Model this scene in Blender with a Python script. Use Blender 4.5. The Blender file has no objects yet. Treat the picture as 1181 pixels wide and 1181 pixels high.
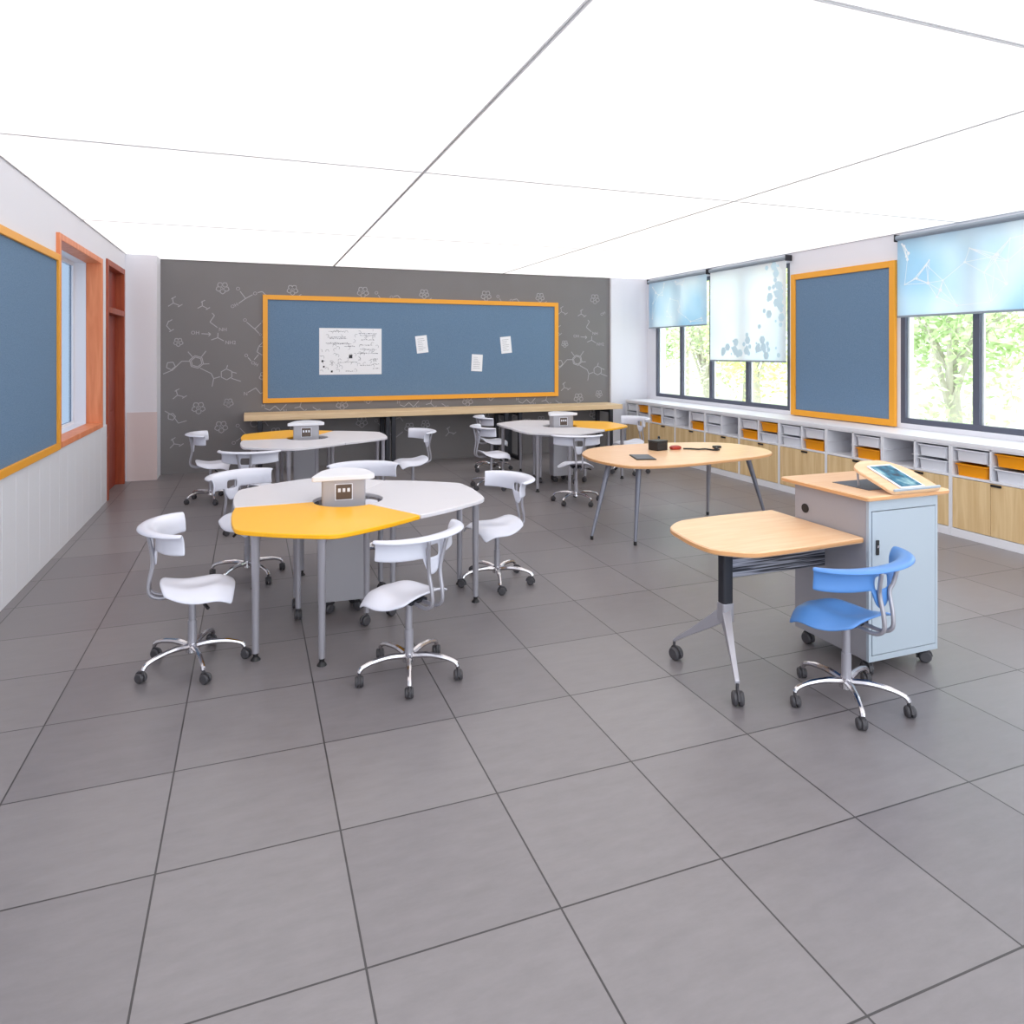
import bpy, bmesh, math, random
from mathutils import Vector, Matrix
random.seed(4)
D=bpy.data; SC=bpy.context.scene; COL=SC.collection
PI=math.pi
# ------------------------------------------------------------------ materials
def srgb(r,g,b):
    f=lambda c:(c/255/12.92) if c/255<=.04045 else ((c/255+.055)/1.055)**2.4
    return (f(r),f(g),f(b),1)
def base(name):
    m=D.materials.new(name); m.use_nodes=True; nt=m.node_tree
    return m,nt,nt.nodes['Principled BSDF']
def mat(name,col,rough=.5,metal=0,noise=0,scale=8,bump=0,bscale=200,spec=.5,coat=0):
    m,nt,b=base(name)
    b.inputs['Base Color'].default_value=col; b.inputs['Roughness'].default_value=rough
    b.inputs['Metallic'].default_value=metal; b.inputs['Specular IOR Level'].default_value=spec
    b.inputs['Coat Weight'].default_value=coat
    tc=nt.nodes.new('ShaderNodeTexCoord')
    if noise:
        n=nt.nodes.new('ShaderNodeTexNoise'); n.inputs['Scale'].default_value=scale; n.inputs['Detail'].default_value=5
        nt.links.new(tc.outputs['Object'],n.inputs['Vector'])
        r=nt.nodes.new('ShaderNodeMapRange'); r.inputs['To Min'].default_value=1-noise; r.inputs['To Max'].default_value=1+noise
        nt.links.new(n.outputs['Fac'],r.inputs['Value'])
        x=nt.nodes.new('ShaderNodeMix'); x.data_type='RGBA'; x.blend_type='MULTIPLY'; x.inputs['Factor'].default_value=1
        x.inputs['A'].default_value=col; nt.links.new(r.outputs['Result'],x.inputs['B']); nt.links.new(x.outputs['Result'],b.inputs['Base Color'])
    if bump:
        n=nt.nodes.new('ShaderNodeTexNoise'); n.inputs['Scale'].default_value=bscale
        nt.links.new(tc.outputs['Object'],n.inputs['Vector'])
        bp=nt.nodes.new('ShaderNodeBump'); bp.inputs['Strength'].default_value=bump; bp.inputs['Distance'].default_value=.002
        nt.links.new(n.outputs['Fac'],bp.inputs['Height']); nt.links.new(bp.outputs['Normal'],b.inputs['Normal'])
    return m
def wood(name,c1,c2,sc=(1,12,12),rough=.4,spec=.4):
    m,nt,b=base(name); b.inputs['Roughness'].default_value=rough; b.inputs['Specular IOR Level'].default_value=spec
    tc=nt.nodes.new('ShaderNodeTexCoord'); mp=nt.nodes.new('ShaderNodeMapping'); mp.inputs['Scale'].default_value=sc
    n=nt.nodes.new('ShaderNodeTexNoise'); n.inputs['Scale'].default_value=2.2; n.inputs['Detail'].default_value=6; n.inputs['Distortion'].default_value=.6
    r=nt.nodes.new('ShaderNodeValToRGB'); r.color_ramp.elements[0].color=c1; r.color_ramp.elements[1].color=c2
    r.color_ramp.elements[0].position=.32; r.color_ramp.elements[1].position=.68
    nt.links.new(tc.outputs['Object'],mp.inputs['Vector']); nt.links.new(mp.outputs['Vector'],n.inputs['Vector'])
    nt.links.new(n.outputs['Fac'],r.inputs['Fac']); nt.links.new(r.outputs['Color'],b.inputs['Base Color'])
    return m
M={}
M['white_wall']=mat('white_wall',srgb(226,226,234),.7,bump=.15)
M['ceiling']=mat('ceiling_white',srgb(246,246,248),.9)
M['white_lam']=mat('white_laminate',srgb(232,232,238),.35)
M['table_white']=mat('table_white',srgb(222,219,224),.3,noise=.02,scale=3)
M['yellow']=mat('table_yellow',srgb(255,186,20),.32,noise=.03,scale=3)
M['orange_frame']=mat('orange_frame',srgb(238,164,44),.45)
M['tray_orange']=mat('tray_orange',srgb(244,156,10),.35)
M['tray_white']=mat('tray_white',srgb(228,231,240),.35)
M['chair_white']=mat('chair_white',srgb(218,219,231),.32,noise=.02,scale=5,coat=.2)
M['chair_blue']=mat('chair_blue',srgb(86,140,208),.35,noise=.03,scale=5,coat=.15)
M['silver']=mat('silver_paint',srgb(176,174,182),.35,metal=.55)
M['chrome']=mat('chrome',srgb(208,205,208),.18,metal=1)
M['grey_leg']=mat('grey_leg',srgb(128,130,142),.4,metal=.4)
M['rubber']=mat('black_rubber',srgb(66,64,68),.5,noise=.1)
M['black']=mat('black_plastic',srgb(26,25,27),.45)
M['darkmetal']=mat('dark_metal',srgb(46,47,54),.5,metal=.3)
M['winframe']=mat('window_frame_grey',srgb(84,88,104),.45)
M['tower']=mat('tower_grey',srgb(168,166,172),.38,metal=.25)
M['podium']=mat('podium_grey',srgb(176,187,197),.42,metal=.05)
M['podium_side']=mat('podium_side',srgb(162,160,166),.4,metal=.1)
M['beech']=wood('beech',srgb(228,182,138),srgb(236,197,158),(1.5,14,14),.33)
M['beech_side']=mat('beech_edge',srgb(216,160,108),.4,noise=.05,scale=20)
M['counter_wood']=wood('counter_wood',srgb(222,192,150),srgb(234,206,168),(1,12,12))
M['oak']=wood('oak_door',srgb(214,180,130),srgb(232,204,158),(9,9,.7),.45)
M['red_wood']=wood('red_wood',srgb(218,124,80),srgb(238,150,104),(9,9,.8),.45)
M['door_red']=wood('door_red',srgb(128,46,30),srgb(150,58,38),(9,9,.6),.45)
M['socket']=mat('socket_bronze',srgb(92,78,70),.3,metal=.4)
M['red']=mat('red_plastic',srgb(170,52,40),.4)
M['slate']=mat('slate',srgb(76,78,84),.35)
M['paper']=mat('paper',srgb(240,241,246),.8)
M['ink']=mat('ink_grey',srgb(126,128,140),.8)
M['inkdark']=mat('ink_dark',srgb(52,52,60),.8)
M['chalk']=mat('chalk_line',srgb(174,172,176),.8)
M['bark']=mat('bark',srgb(196,188,182),.9,noise=.2)  # bark lightened to match the washed-out window view
M['leafA']=mat('leaf_yellow_green_hazed',srgb(232,242,174),.7,noise=.15,scale=2)  # leaf colours paled to imitate the hazy, overexposed view outside
M['leafB']=mat('leaf_green_hazed',srgb(212,230,184),.7,noise=.1,scale=2)
M['leafC']=mat('leaf_pale_hazed',srgb(232,240,212),.7,noise=.12,scale=2)
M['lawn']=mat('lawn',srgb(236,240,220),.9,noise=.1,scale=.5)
M['rail']=mat('rail_grey',srgb(140,150,162),.4)
def wallpaper():
    m,nt,b=base('wallpaper_grey'); b.inputs['Roughness'].default_value=.55
    tc=nt.nodes.new('ShaderNodeTexCoord'); n=nt.nodes.new('ShaderNodeTexNoise'); n.inputs['Scale'].default_value=1.5; n.inputs['Detail'].default_value=8
    r=nt.nodes.new('ShaderNodeValToRGB'); r.color_ramp.elements[0].color=srgb(114,111,112); r.color_ramp.elements[1].color=srgb(122,119,121)
    nt.links.new(tc.outputs['Object'],n.inputs['Vector']); nt.links.new(n.outputs['Fac'],r.inputs['Fac']); nt.links.new(r.outputs['Color'],b.inputs['Base Color']); return m
M['wallpaper']=wallpaper()
def felt():
    m,nt,b=base('blue_felt'); b.inputs['Roughness'].default_value=.9; b.inputs['Specular IOR Level'].default_value=.2
    tc=nt.nodes.new('ShaderNodeTexCoord'); n=nt.nodes.new('ShaderNodeTexNoise'); n.inputs['Scale'].default_value=160; n.inputs['Detail'].default_value=2
    r=nt.nodes.new('ShaderNodeValToRGB'); r.color_ramp.elements[0].color=srgb(96,122,150); r.color_ramp.elements[1].color=srgb(116,142,170)
    r.color_ramp.elements[0].position=.35; r.color_ramp.elements[1].position=.65
    nt.links.new(tc.outputs['Object'],n.inputs['Vector']); nt.links.new(n.outputs['Fac'],r.inputs['Fac']); nt.links.new(r.outputs['Color'],b.inputs['Base Color']); return m
M['felt']=felt()
def tiles():
    m,nt,b=base('floor_tiles'); L=nt.links
    tc=nt.nodes.new('ShaderNodeTexCoord'); mp=nt.nodes.new('ShaderNodeMapping'); mp.inputs['Location'].default_value=(-.305,-3.81,0)
    L.new(tc.outputs['Object'],mp.inputs['Vector'])
    br=nt.nodes.new('ShaderNodeTexBrick'); br.offset=0; br.squash=1
    br.inputs['Scale'].default_value=1; br.inputs['Brick Width'].default_value=.607; br.inputs['Row Height'].default_value=.607
    br.inputs['Mortar Size'].default_value=.0035; br.inputs['Mortar Smooth'].default_value=.1; br.inputs['Bias'].default_value=0
    br.inputs['Color1'].default_value=srgb(117,112,115); br.inputs['Color2'].default_value=srgb(129,124,126); br.inputs['Mortar'].default_value=srgb(56,53,55)
    L.new(mp.outputs['Vector'],br.inputs['Vector'])
    n=nt.nodes.new('ShaderNodeTexNoise'); n.inputs['Scale'].default_value=5; n.inputs['Detail'].default_value=9; n.inputs['Roughness'].default_value=.7
    mp2=nt.nodes.new('ShaderNodeMapping'); mp2.inputs['Scale'].default_value=(1,3,1)
    L.new(tc.outputs['Object'],mp2.inputs['Vector']); L.new(mp2.outputs['Vector'],n.inputs['Vector'])
    r=nt.nodes.new('ShaderNodeMapRange'); r.inputs['From Min'].default_value=.3; r.inputs['From Max'].default_value=.7; r.inputs['To Min'].default_value=.90; r.inputs['To Max'].default_value=1.08
    L.new(n.outputs['Fac'],r.inputs['Value'])
    x=nt.nodes.new('ShaderNodeMix'); x.data_type='RGBA'; x.blend_type='MULTIPLY'; x.inputs['Factor'].default_value=1
    L.new(br.outputs['Color'],x.inputs['A']); L.new(r.outputs['Result'],x.inputs['B']); L.new(x.outputs['Result'],b.inputs['Base Color'])
    r2=nt.nodes.new('ShaderNodeMapRange'); r2.inputs['To Min'].default_value=.26; r2.inputs['To Max'].default_value=.42
    L.new(n.outputs['Fac'],r2.inputs['Value']); L.new(r2.outputs['Result'],b.inputs['Roughness'])
    bp=nt.nodes.new('ShaderNodeBump'); bp.inputs['Strength'].default_value=.4; bp.inputs['Distance'].default_value=.002; bp.invert=True
    L.new(br.outputs['Fac'],bp.inputs['Height']); L.new(bp.outputs['Normal'],b.inputs['Normal'])
    return m
M['tiles']=tiles()
def glass(name,tint,gl=.05):
    m=D.materials.new(name); m.use_nodes=True; nt=m.node_tree; nt.nodes.remove(nt.nodes['Principled BSDF'])
    o=nt.nodes['Material Output']; t=nt.nodes.new('ShaderNodeBsdfTransparent'); t.inputs['Color'].default_value=tint
    g=nt.nodes.new('ShaderNodeBsdfGlossy'); g.inputs['Roughness'].default_value=.03
    x=nt.nodes.new('ShaderNodeMixShader'); x.inputs[0].default_value=gl
    nt.links.new(t.outputs[0],x.inputs[1]); nt.links.new(g.outputs[0],x.inputs[2]); nt.links.new(x.outputs[0],o.inputs[0]); return m
M['glass']=glass('clear_glass',(.96,.98,.97,1))
M['sky_tint_glass']=glass('sky_dimming_glass',(.43,.48,.54,1),.03)  # tint added to bring the bright sky behind down to pale blue
def blindmat(name,c1,c2,scale,lo=.4,hi=.65,trans=.55):
    m=D.materials.new(name); m.use_nodes=True; nt=m.node_tree; nt.nodes.remove(nt.nodes['Principled BSDF']); L=nt.links
    o=nt.nodes['Material Output']; tc=nt.nodes.new('ShaderNodeTexCoord'); n=nt.nodes.new('ShaderNodeTexNoise'); n.inputs['Scale'].default_value=scale; n.inputs['Detail'].default_value=2
    r=nt.nodes.new('ShaderNodeValToRGB'); r.color_ramp.elements[0].color=c1; r.color_ramp.elements[1].color=c2; r.color_ramp.elements[0].position=lo; r.color_ramp.elements[1].position=hi
    L.new(tc.outputs['Object'],n.inputs['Vector']); L.new(n.outputs['Fac'],r.inputs['Fac'])
    d=nt.nodes.new('ShaderNodeBsdfDiffuse'); t=nt.nodes.new('ShaderNodeBsdfTranslucent'); x=nt.nodes.new('ShaderNodeMixShader'); x.inputs[0].default_value=trans
    L.new(r.outputs['Color'],d.inputs['Color']); L.new(r.outputs['Color'],t.inputs['Color'])
    L.new(d.outputs[0],x.inputs[1]); L.new(t.outputs[0],x.inputs[2]); L.new(x.outputs[0],o.inputs[0]); return m
M['blindblue']=blindmat('blind_blue_print',srgb(238,246,253),srgb(196,224,242),.9,.40,.66)
M['blindwhite']=blindmat('blind_white_print',srgb(250,252,255),srgb(240,248,255),.8)
M['blinddot']=mat('blind_print_white',srgb(252,254,255),.8)
M['blindhex']=mat('blind_print_pale_blue',srgb(208,234,246),.8)
def emis(name,col,s):
    m=D.materials.new(name); m.use_nodes=True; nt=m.node_tree; b=nt.nodes['Principled BSDF']
    b.inputs['Base Color'].default_value=col; b.inputs['Emission Color'].default_value=col; b.inputs['Emission Strength'].default_value=s; return m
M['fill_glow']=emis('added_fill_panel',(1,.985,.975,1),.97)  # glow of the added ceiling panels that brighten the room
def screen():
    m,nt,b=base('tablet_screen'); L=nt.links
    tc=nt.nodes.new('ShaderNodeTexCoord'); n=nt.nodes.new('ShaderNodeTexNoise'); n.inputs['Scale'].default_value=14; n.inputs['Detail'].default_value=3
    r=nt.nodes.new('ShaderNodeValToRGB'); e=r.color_ramp.elements; e[0].color=srgb(4,44,78); e[0].position=.35; e[1].color=srgb(190,240,250); e[1].position=.72
    k=e.new(.52); k.color=srgb(34,140,180)
    L.new(tc.outputs['Object'],n.inputs['Vector']); L.new(n.outputs['Fac'],r.inputs['Fac'])
    b.inputs['Base Color'].default_value=(.01,.01,.01,1); L.new(r.outputs['Color'],b.inputs['Emission Color']); b.inputs['Emission Strength'].default_value=.8; b.inputs['Roughness'].default_value=.3; b.inputs['Specular IOR Level'].default_value=.12
    return m
M['screen']=screen()
def slat():
    m,nt,b=base('slatted_dark'); L=nt.links; b.inputs['Roughness'].default_value=.35; b.inputs['Metallic'].default_value=.3
    tc=nt.nodes.new('ShaderNodeTexCoord'); mp=nt.nodes.new('ShaderNodeMapping'); mp.inputs['Scale'].default_value=(1.5,1,60)
    n=nt.nodes.new('ShaderNodeTexNoise'); n.inputs['Scale'].default_value=2; n.inputs['Detail'].default_value=3
    r=nt.nodes.new('ShaderNodeValToRGB'); r.color_ramp.elements[0].color=srgb(44,44,50); r.color_ramp.elements[1].color=srgb(170,170,180); r.color_ramp.elements[0].position=.42; r.color_ramp.elements[1].position=.62
    L.new(tc.outputs['Object'],mp.inputs['Vector']); L.new(mp.outputs['Vector'],n.inputs['Vector']); L.new(n.outputs['Fac'],r.inputs['Fac']); L.new(r.outputs['Color'],b.inputs['Base Color']); return m
M['slat']=slat()
# ------------------------------------------------------------------ mesh builder
class MB:
    def __init__(s): s.bm=bmesh.new(); s.mi=0
    def _f(s,vs):
        try:
            f=s.bm.faces.new(vs); f.material_index=s.mi; return f
        except ValueError: return None
    def poly(s,pts): return s._f([s.bm.verts.new(p) for p in pts])
    def box(s,x0,x1,y0,y1,z0,z1,M4=None):
        v=[Vector((x,y,z)) for z in (z0,z1) for (x,y) in ((x0,y0),(x1,y0),(x1,y1),(x0,y1))]
        if M4: v=[M4@q for q in v]
        v=[s.bm.verts.new(q) for q in v]
        for f in ((3,2,1,0),(4,5,6,7),(0,1,5,4),(1,2,6,5),(2,3,7,6),(3,0,4,7)): s._f([v[i] for i in f])
        return s
    def loft(s,rings,cap0=True,cap1=True,closed=True):
        R=[[s.bm.verts.new(p) for p in r] for r in rings]; n=len(R[0])
        for a,b in zip(R,R[1:]):
            for i in range(n if closed else n-1): s._f([a[i],a[(i+1)%n],b[(i+1)%n],b[i]])
        if cap0: s._f(list(reversed(R[0])))
        if cap1: s._f(R[-1])
        return s
    def tube(s,pts,r,n=10,caps=True):
        pts=[Vector(p) for p in pts]; rs=r if isinstance(r,(list,tuple)) else [r]*len(pts); rings=[]; up=None
        for i,p in enumerate(pts):
            t=(pts[min(i+1,len(pts)-1)]-pts[max(i-1,0)]).normalized()
            if up is None: up=Vector((0,0,1)) if abs(t.z)<.9 else Vector((1,0,0))
            a=(up-t*up.dot(t)).normalized(); b=t.cross(a); up=a
            rings.append([p+(a*math.cos(2*PI*k/n)+b*math.sin(2*PI*k/n))*rs[i] for k in range(n)])
        return s.loft(rings,caps,caps)
    def prism(s,pts,z0,z1,bev=0):
        c=Vector((sum(p[0] for p in pts)/len(pts),sum(p[1] for p in pts)/len(pts)))
        def ring(z,ins):
            out=[]; n=len(pts)
            for i in range(n):
                p=Vector(pts[i][:2]); a=Vector(pts[i-1][:2]); b=Vector(pts[(i+1)%n][:2]); t=(b-a)
                if t.length<1e-9: t=Vector((1,0))
                t.normalize(); nn=Vector((t.y,-t.x)); q=p-nn*ins; out.append((q.x,q.y,z))
            return out
        if bev: return s.loft([ring(z0,bev),ring(z0+bev,0),ring(z1-bev,0),ring(z1,bev)])
        return s.loft([ring(z0,0),ring(z1,0)])
    def build(s,name,mats,parent=None,smooth=False,bevel=0,loc=None,sub=0,solid=0,merge=False):
        if merge: bmesh.ops.remove_doubles(s.bm,verts=s.bm.verts,dist=1e-5)
        bmesh.ops.recalc_face_normals(s.bm,faces=s.bm.faces)
        me=D.meshes.new(name); s.bm.to_mesh(me); s.bm.free()
        for m in (mats if isinstance(mats,list) else [mats]): me.materials.append(M[m])
        o=D.objects.new(name,me); COL.objects.link(o)
        if smooth:
            for p in me.polygons: p.use_smooth=True
            if smooth!='all': me.set_sharp_from_angle(angle=math.radians(42))
        if solid:
            q=o.modifiers.new('solid','SOLIDIFY'); q.thickness=solid; q.offset=0
        if sub:
            q=o.modifiers.new('sub','SUBSURF'); q.levels=sub; q.render_levels=sub
        if bevel:
            q=o.modifiers.new('bev','BEVEL'); q.width=bevel; q.segments=2; q.limit_method='ANGLE'
        if parent: o.parent=parent
        if loc: o.location=loc
        return o
def tag(o,label,cat,group=None,kind=None):
    o['label']=label; o['category']=cat
    if group: o['group']=group
    if kind: o['kind']=kind
    return o
def thing(name,label,cat,loc=(0,0,0),rz=0,group=None):
    o=D.objects.new(name,None); o.empty_display_size=.1; COL.objects.link(o); o.location=loc; o.rotation_euler=(0,0,rz)
    return tag(o,label,cat,group)
def struct(o): o['kind']='structure'; return o
def kids(o): return [c for c in D.objects if c.parent==o]
def dup(o,parent=None,loc=None,rz=None,label=None,group=None):
    c=o.copy(); COL.objects.link(c); c.parent=parent
    for k in kids(o): dup(k,c)
    if loc is not None: c.location=loc
    if rz is not None: c.rotation_euler=(0,0,rz)
    if label: c['label']=label
    if group: c['group']=group
    return c
def bx(name,mats,x0,x1,y0,y1,z0,z1,parent=None,bevel=0,origin=None):
    o=origin or (0,0,0); m=MB(); m.box(x0-o[0],x1-o[0],y0-o[1],y1-o[1],z0-o[2],z1-o[2])
    return m.build(name,mats,parent,bevel=bevel,loc=origin)
def rrect(hx,hy,r,n=5,cx=0,cy=0):
    p=[]
    for (sx,sy,a0) in ((1,-1,-90),(1,1,0),(-1,1,90),(-1,-1,180)):
        for k in range(n+1):
            a=math.radians(a0+90*k/n); p.append((cx+sx*(hx-r)+r*math.cos(a),cy+sy*(hy-r)+r*math.sin(a)))
    return p
def spline(pts,n=8):
    out=[];N=len(pts)
    for i in range(N):
        p0,p1,p2,p3=[Vector(pts[(i+k-1)%N]) for k in range(4)]
        for j in range(n):
            t=j/n; out.append(tuple(.5*((2*p1)+(p2-p0)*t+(2*p0-5*p1+4*p2-p3)*t*t+(3*p1-p0-3*p2+p3)*t**3)))
    return out
def spline_open(pts,n=8):
    P=[Vector(p) for p in pts]; P=[2*P[0]-P[1]]+P+[2*P[-1]-P[-2]]; out=[]
    for i in range(1,len(P)-2):
        p0,p1,p2,p3=P[i-1:i+3]
        for j in range(n):
            t=j/n; out.append(.5*((2*p1)+(p2-p0)*t+(2*p0-5*p1+4*p2-p3)*t*t+(3*p1-p0-3*p2+p3)*t**3))
    out.append(P[-2]); return out
def roundpoly(pts,r,n=5):
    out=[];N=len(pts)
    for i in range(N):
        a,b,c=Vector(pts[i-1]),Vector(pts[i]),Vector(pts[(i+1)%N]); rr=r[i] if isinstance(r,(list,tuple)) else r
        if rr<=0: out.append(tuple(b)); continue
        p=b+(a-b).normalized()*rr; q=b+(c-b).normalized()*rr
        for k in range(n+1):
            t=k/n; out.append(tuple((1-t)**2*p+2*t*(1-t)*b+t*t*q))
    return out
# ------------------------------------------------------------------ setting
LX=-1.6; RX=6.78; BY=11.04; CZ=3.1; FY=-1.6
struct(bx('floor','tiles',LX-.2,RX+.2,FY,BY+.15,-.12,0))
struct(bx('ceiling','ceiling',LX-.2,RX+.2,FY,BY+.15,CZ,CZ+.12))
# left wall: pieces around window (Y 7.12-8.99) and door (Y 9.32-10.5)
m=MB()
for (y0,y1,z0,z1) in ((FY,7.12,0,CZ),(7.12,8.95,0,.95),(7.12,8.95,2.75,CZ),(8.95,9.30,0,CZ),(9.30,10.5,2.85,CZ),(10.5,BY,0,CZ)):
    m.box(LX-.2,LX,y0,y1,z0,z1)
wl=struct(m.build('wall_left','white_wall'))
# white planked wainscot on the left wall
m=MB(); y=FY+.02
while y<8.9:
    y2=min(y+.30,9.29); m.box(LX+.001,LX+.016,y+.0025,y2-.0025,.0,.90); y=y2
m.box(LX+.001,LX+.012,8.955,9.29,.0,.90)
struct(m.build('trim_1','white_lam',bevel=.002))
# left window
w=MB()
w.box(LX-.125,LX+.03,7.08,7.14,.90,2.80); w.box(LX-.125,LX+.03,8.90,8.97,.90,2.80)
w.box(LX-.125,LX+.03,7.14,8.90,.90,.955); w.box(LX-.125,LX+.03,7.14,8.90,2.74,2.80)
w1=struct(w.build('window_1','red_wood',bevel=.004))
m=MB(); a,b=LX-.28,LX-.126; m.box(a,b,7.08,7.14,.9,2.80); m.box(a,b,8.90,8.97,.9,2.80); m.box(a,b,7.14,8.90,.9,.955); m.box(a,b,7.14,8.90,2.74,2.80)
m.box(a,a+.04,7.14,7.17,.955,2.74); m.box(a,a+.04,8.86,8.9,.955,2.74); m.box(a,a+.04,7.17,8.86,.955,.985); m.box(a,a+.04,7.17,8.86,2.70,2.74)
m.build('window_sash','white_lam',w1)
bx('pane','sky_tint_glass',a+.015,a+.022,7.17,8.86,.985,2.70,w1)
# door at the far left
m=MB(); m.box(LX-.2,LX+.02,9.30,9.38,0,2.85); m.box(LX-.2,LX+.02,10.42,10.5,0,2.85); m.box(LX-.2,LX+.02,9.38,10.42,2.22,2.29); m.box(LX-.2,LX+.02,9.38,10.42,2.78,2.85)
M['door_frame']=wood('door_frame_red',srgb(146,62,36),srgb(170,80,48),(9,9,.8),.45)
d1=struct(m.build('door_1','door_frame',bevel=.003))
m=MB(); m.box(LX-.12,LX-.08,9.38,10.42,.005,2.22)
for (a,b,c,d) in ((9.5,10.3,.15,1.0),(9.5,10.3,1.15,2.08)): m.box(LX-.08,LX-.072,a,b,c,d)
m.build('door_leaf','door_red',d1,bevel=.003); bx('transom_panel','door_red',LX-.12,LX-.08,9.38,10.42,2.29,2.78,d1)
m=MB(); m.tube([(LX-.08,9.5,1.05),(LX-.03,9.5,1.05),(LX-.03,9.62,1.05)],.009); m.build('door_handle','chrome',d1,smooth=True)
# column at the corner with lower cladding
struct(bx('wall_column_left','white_wall',LX+.001,-1.215,10.62,BY,0,CZ-.022))
M['cladding']=mat('cladding_pink',srgb(216,200,200),.6)
struct(bx('trim_2','cladding',LX+.02,-1.21,10.605,10.619,0,.93))
# back wall with printed wallpaper of chemical formulas
m=MB(); m.box(LX-.2,6.02,BY,BY+.15,0,CZ)
m.mi=1
def seg(a,b,w=.011):
    a=Vector((a[0],a[1])); b=Vector((b[0],b[1])); t=b-a
    if t.length<1e-5: return
    t.normalize(); n=Vector((-t.y,t.x))*w/2; yy=BY-.0012
    m.poly([(q.x,yy,q.y) for q in (a+n,a-n,b-n,b+n)])
def glyph(txt,c,h,rot=0,mb=None,y=None,mi=1):
    mb=mb or m; y=BY-.0012 if y is None else y
    cu=D.curves.new('t','FONT'); cu.body=txt; cu.size=h; cu.align_x='CENTER'; cu.align_y='CENTER'; cu.resolution_u=2
    ob=D.objects.new('t',cu); COL.objects.link(ob); bpy.context.view_layer.update()
    me=ob.to_mesh(); R=Matrix.Rotation(rot,2); vs=[]
    for v in me.vertices:
        q=R@Vector((v.co.x,v.co.y)); vs.append(mb.bm.verts.new((c[0]+q.x,y,c[1]+q.y)))
    old=mb.mi; mb.mi=mi
    for p in me.polygons: mb._f([vs[i] for i in p.vertices])
    mb.mi=old; ob.to_mesh_clear(); D.objects.remove(ob); D.curves.remove(cu)
PER=2.04
for rep in range(4):
    def W(zx,zy): return (-1.215+(zx-25)*.00218+rep*PER, 2.825-zy*.00212)
    def inb(p): return -1.2<p[0]<5.98 and .12<p[1]<3.05
    def S(*pts):
        for a,b in zip(pts,pts[1:]):
            A,B=W(*a),W(*b)
            if inb(A) and inb(B): seg(A,B)
    def T(t,c,h=.075,r=0):
        if inb(W(*c)) and W(*c)[0]>-1.1 and W(*c)[0]<5.9: glyph(t,W(*c),h,r)
    def ring(c,r,n,ph=0):
        S(*[(c[0]+r*math.cos(ph+2*PI*k/n),c[1]+r*math.sin(ph+2*PI*k/n)) for k in range(n+1)])
    def flower(c,s=1):
        for k in range(5):
            a=2*PI*k/5+.3; ring((c[0]+26*s*math.cos(a),c[1]+26*s*math.sin(a)),17*s,5,a)
        S((c[0]-14*s,c[1]-10*s),(c[0]+14*s,c[1]+12*s))
    def wye(c,s=1,r=0):
        for k in range(3):
            a=r+2*PI*k/3; p=(c[0]+42*s*math.cos(a),c[1]+42*s*math.sin(a)); S(c,p)
            if k!=1: S((p[0]-8*s,p[1]+12*s),(p[0]+22*s,p[1]-8*s))
    S((335,238),(350,255),(322,300),(368,338)); T('NH',(402,352)); S((372,374),(370,408),(330,424)); S((370,408),(408,430)); T('NH2',(450,442)); T('OH',(232,376)); S((270,381),(326,384)); S((312,372),(326,384),(314,398))
    ring((240,575),44,6,.3); ring((240,575),34,6,.3); ring((425,662),38,6,.5); S((198,570),(150,570),(95,630),(40,655)); S((215,540),(188,505)); S((270,540),(298,500)); S((280,590),(318,588)); S((262,618),(330,655),(345,690),(385,678)); S((345,690),(335,745)); S((425,620),(432,598)); S((458,645),(488,655)); S((455,690),(515,712)); ring((85,600),28,5,.2)
    T('O',(497,66)); S((510,82),(545,132)); T('OH',(474,184),.07,.5); S((500,168),(545,132),(590,104)); T('O',(606,96)); S((622,88),(652,80),(698,128))
    T('O',(541,284),.07); S((552,298),(603,345),(645,302)); T('O',(660,292),.07); S((603,345),(630,375)); T('O',(640,385),.05); S((652,400),(668,425),(630,465)); ring((650,495),34,5,.3); S((628,525),(600,560)); S((680,512),(712,498)); T('O',(549,532),.07); T('OH',(602,590),.07,-.5); S((560,545),(580,570))
    flower((400,62)); flower((252,890)); flower((392,1025)); flower((665,680),.8); flower((437,860),.75); flower((130,440),.7)
    wye((100,175),.9,.4); wye((275,190),.8,.5); wye((60,330),.9,.9); wye((125,800),.9,.3); wye((105,1130),.9,.2); S((50,905),(100,940),(130,990),(180,975)); ring((90,945),24,5)
    T('O',(495,1022)); S((508,1038),(546,1082),(485,1130)); T('O',(470,1142)); T('H',(658,886)); S((668,905),(700,920),(735,890),(770,925),(810,880)); T('N',(800,930))
    flower((850,62),.9); wye((900,140),1,.2); wye((840,330),1,1.2); S((780,420),(830,470),(880,440),(930,500)); ring((820,600),36,6,.1); S((850,620),(900,660),(880,720)); T('OH',(905,740)); flower((830,820),.9); wye((900,900),.9,.8); flower((860,1060),.8); S((560,790),(610,760),(640,800),(690,780)); T('N',(545,800)); S((590,1120),(640,1150),(690,1110)); flower((740,1080),.9); ring((600,1010),26,6,.2); S((620,1020),(670,1000),(690,1030))
struct(m.build('wall_back',['wallpaper','chalk']))
struct(bx('wall_back_plaster','white_wall',6.02,RX+.2,BY-.02,BY+.15,0,CZ))
struct(bx('wall_pilaster_right','white_wall',6.02,6.26,BY-.05,BY-.02,0,CZ-.022))
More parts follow.
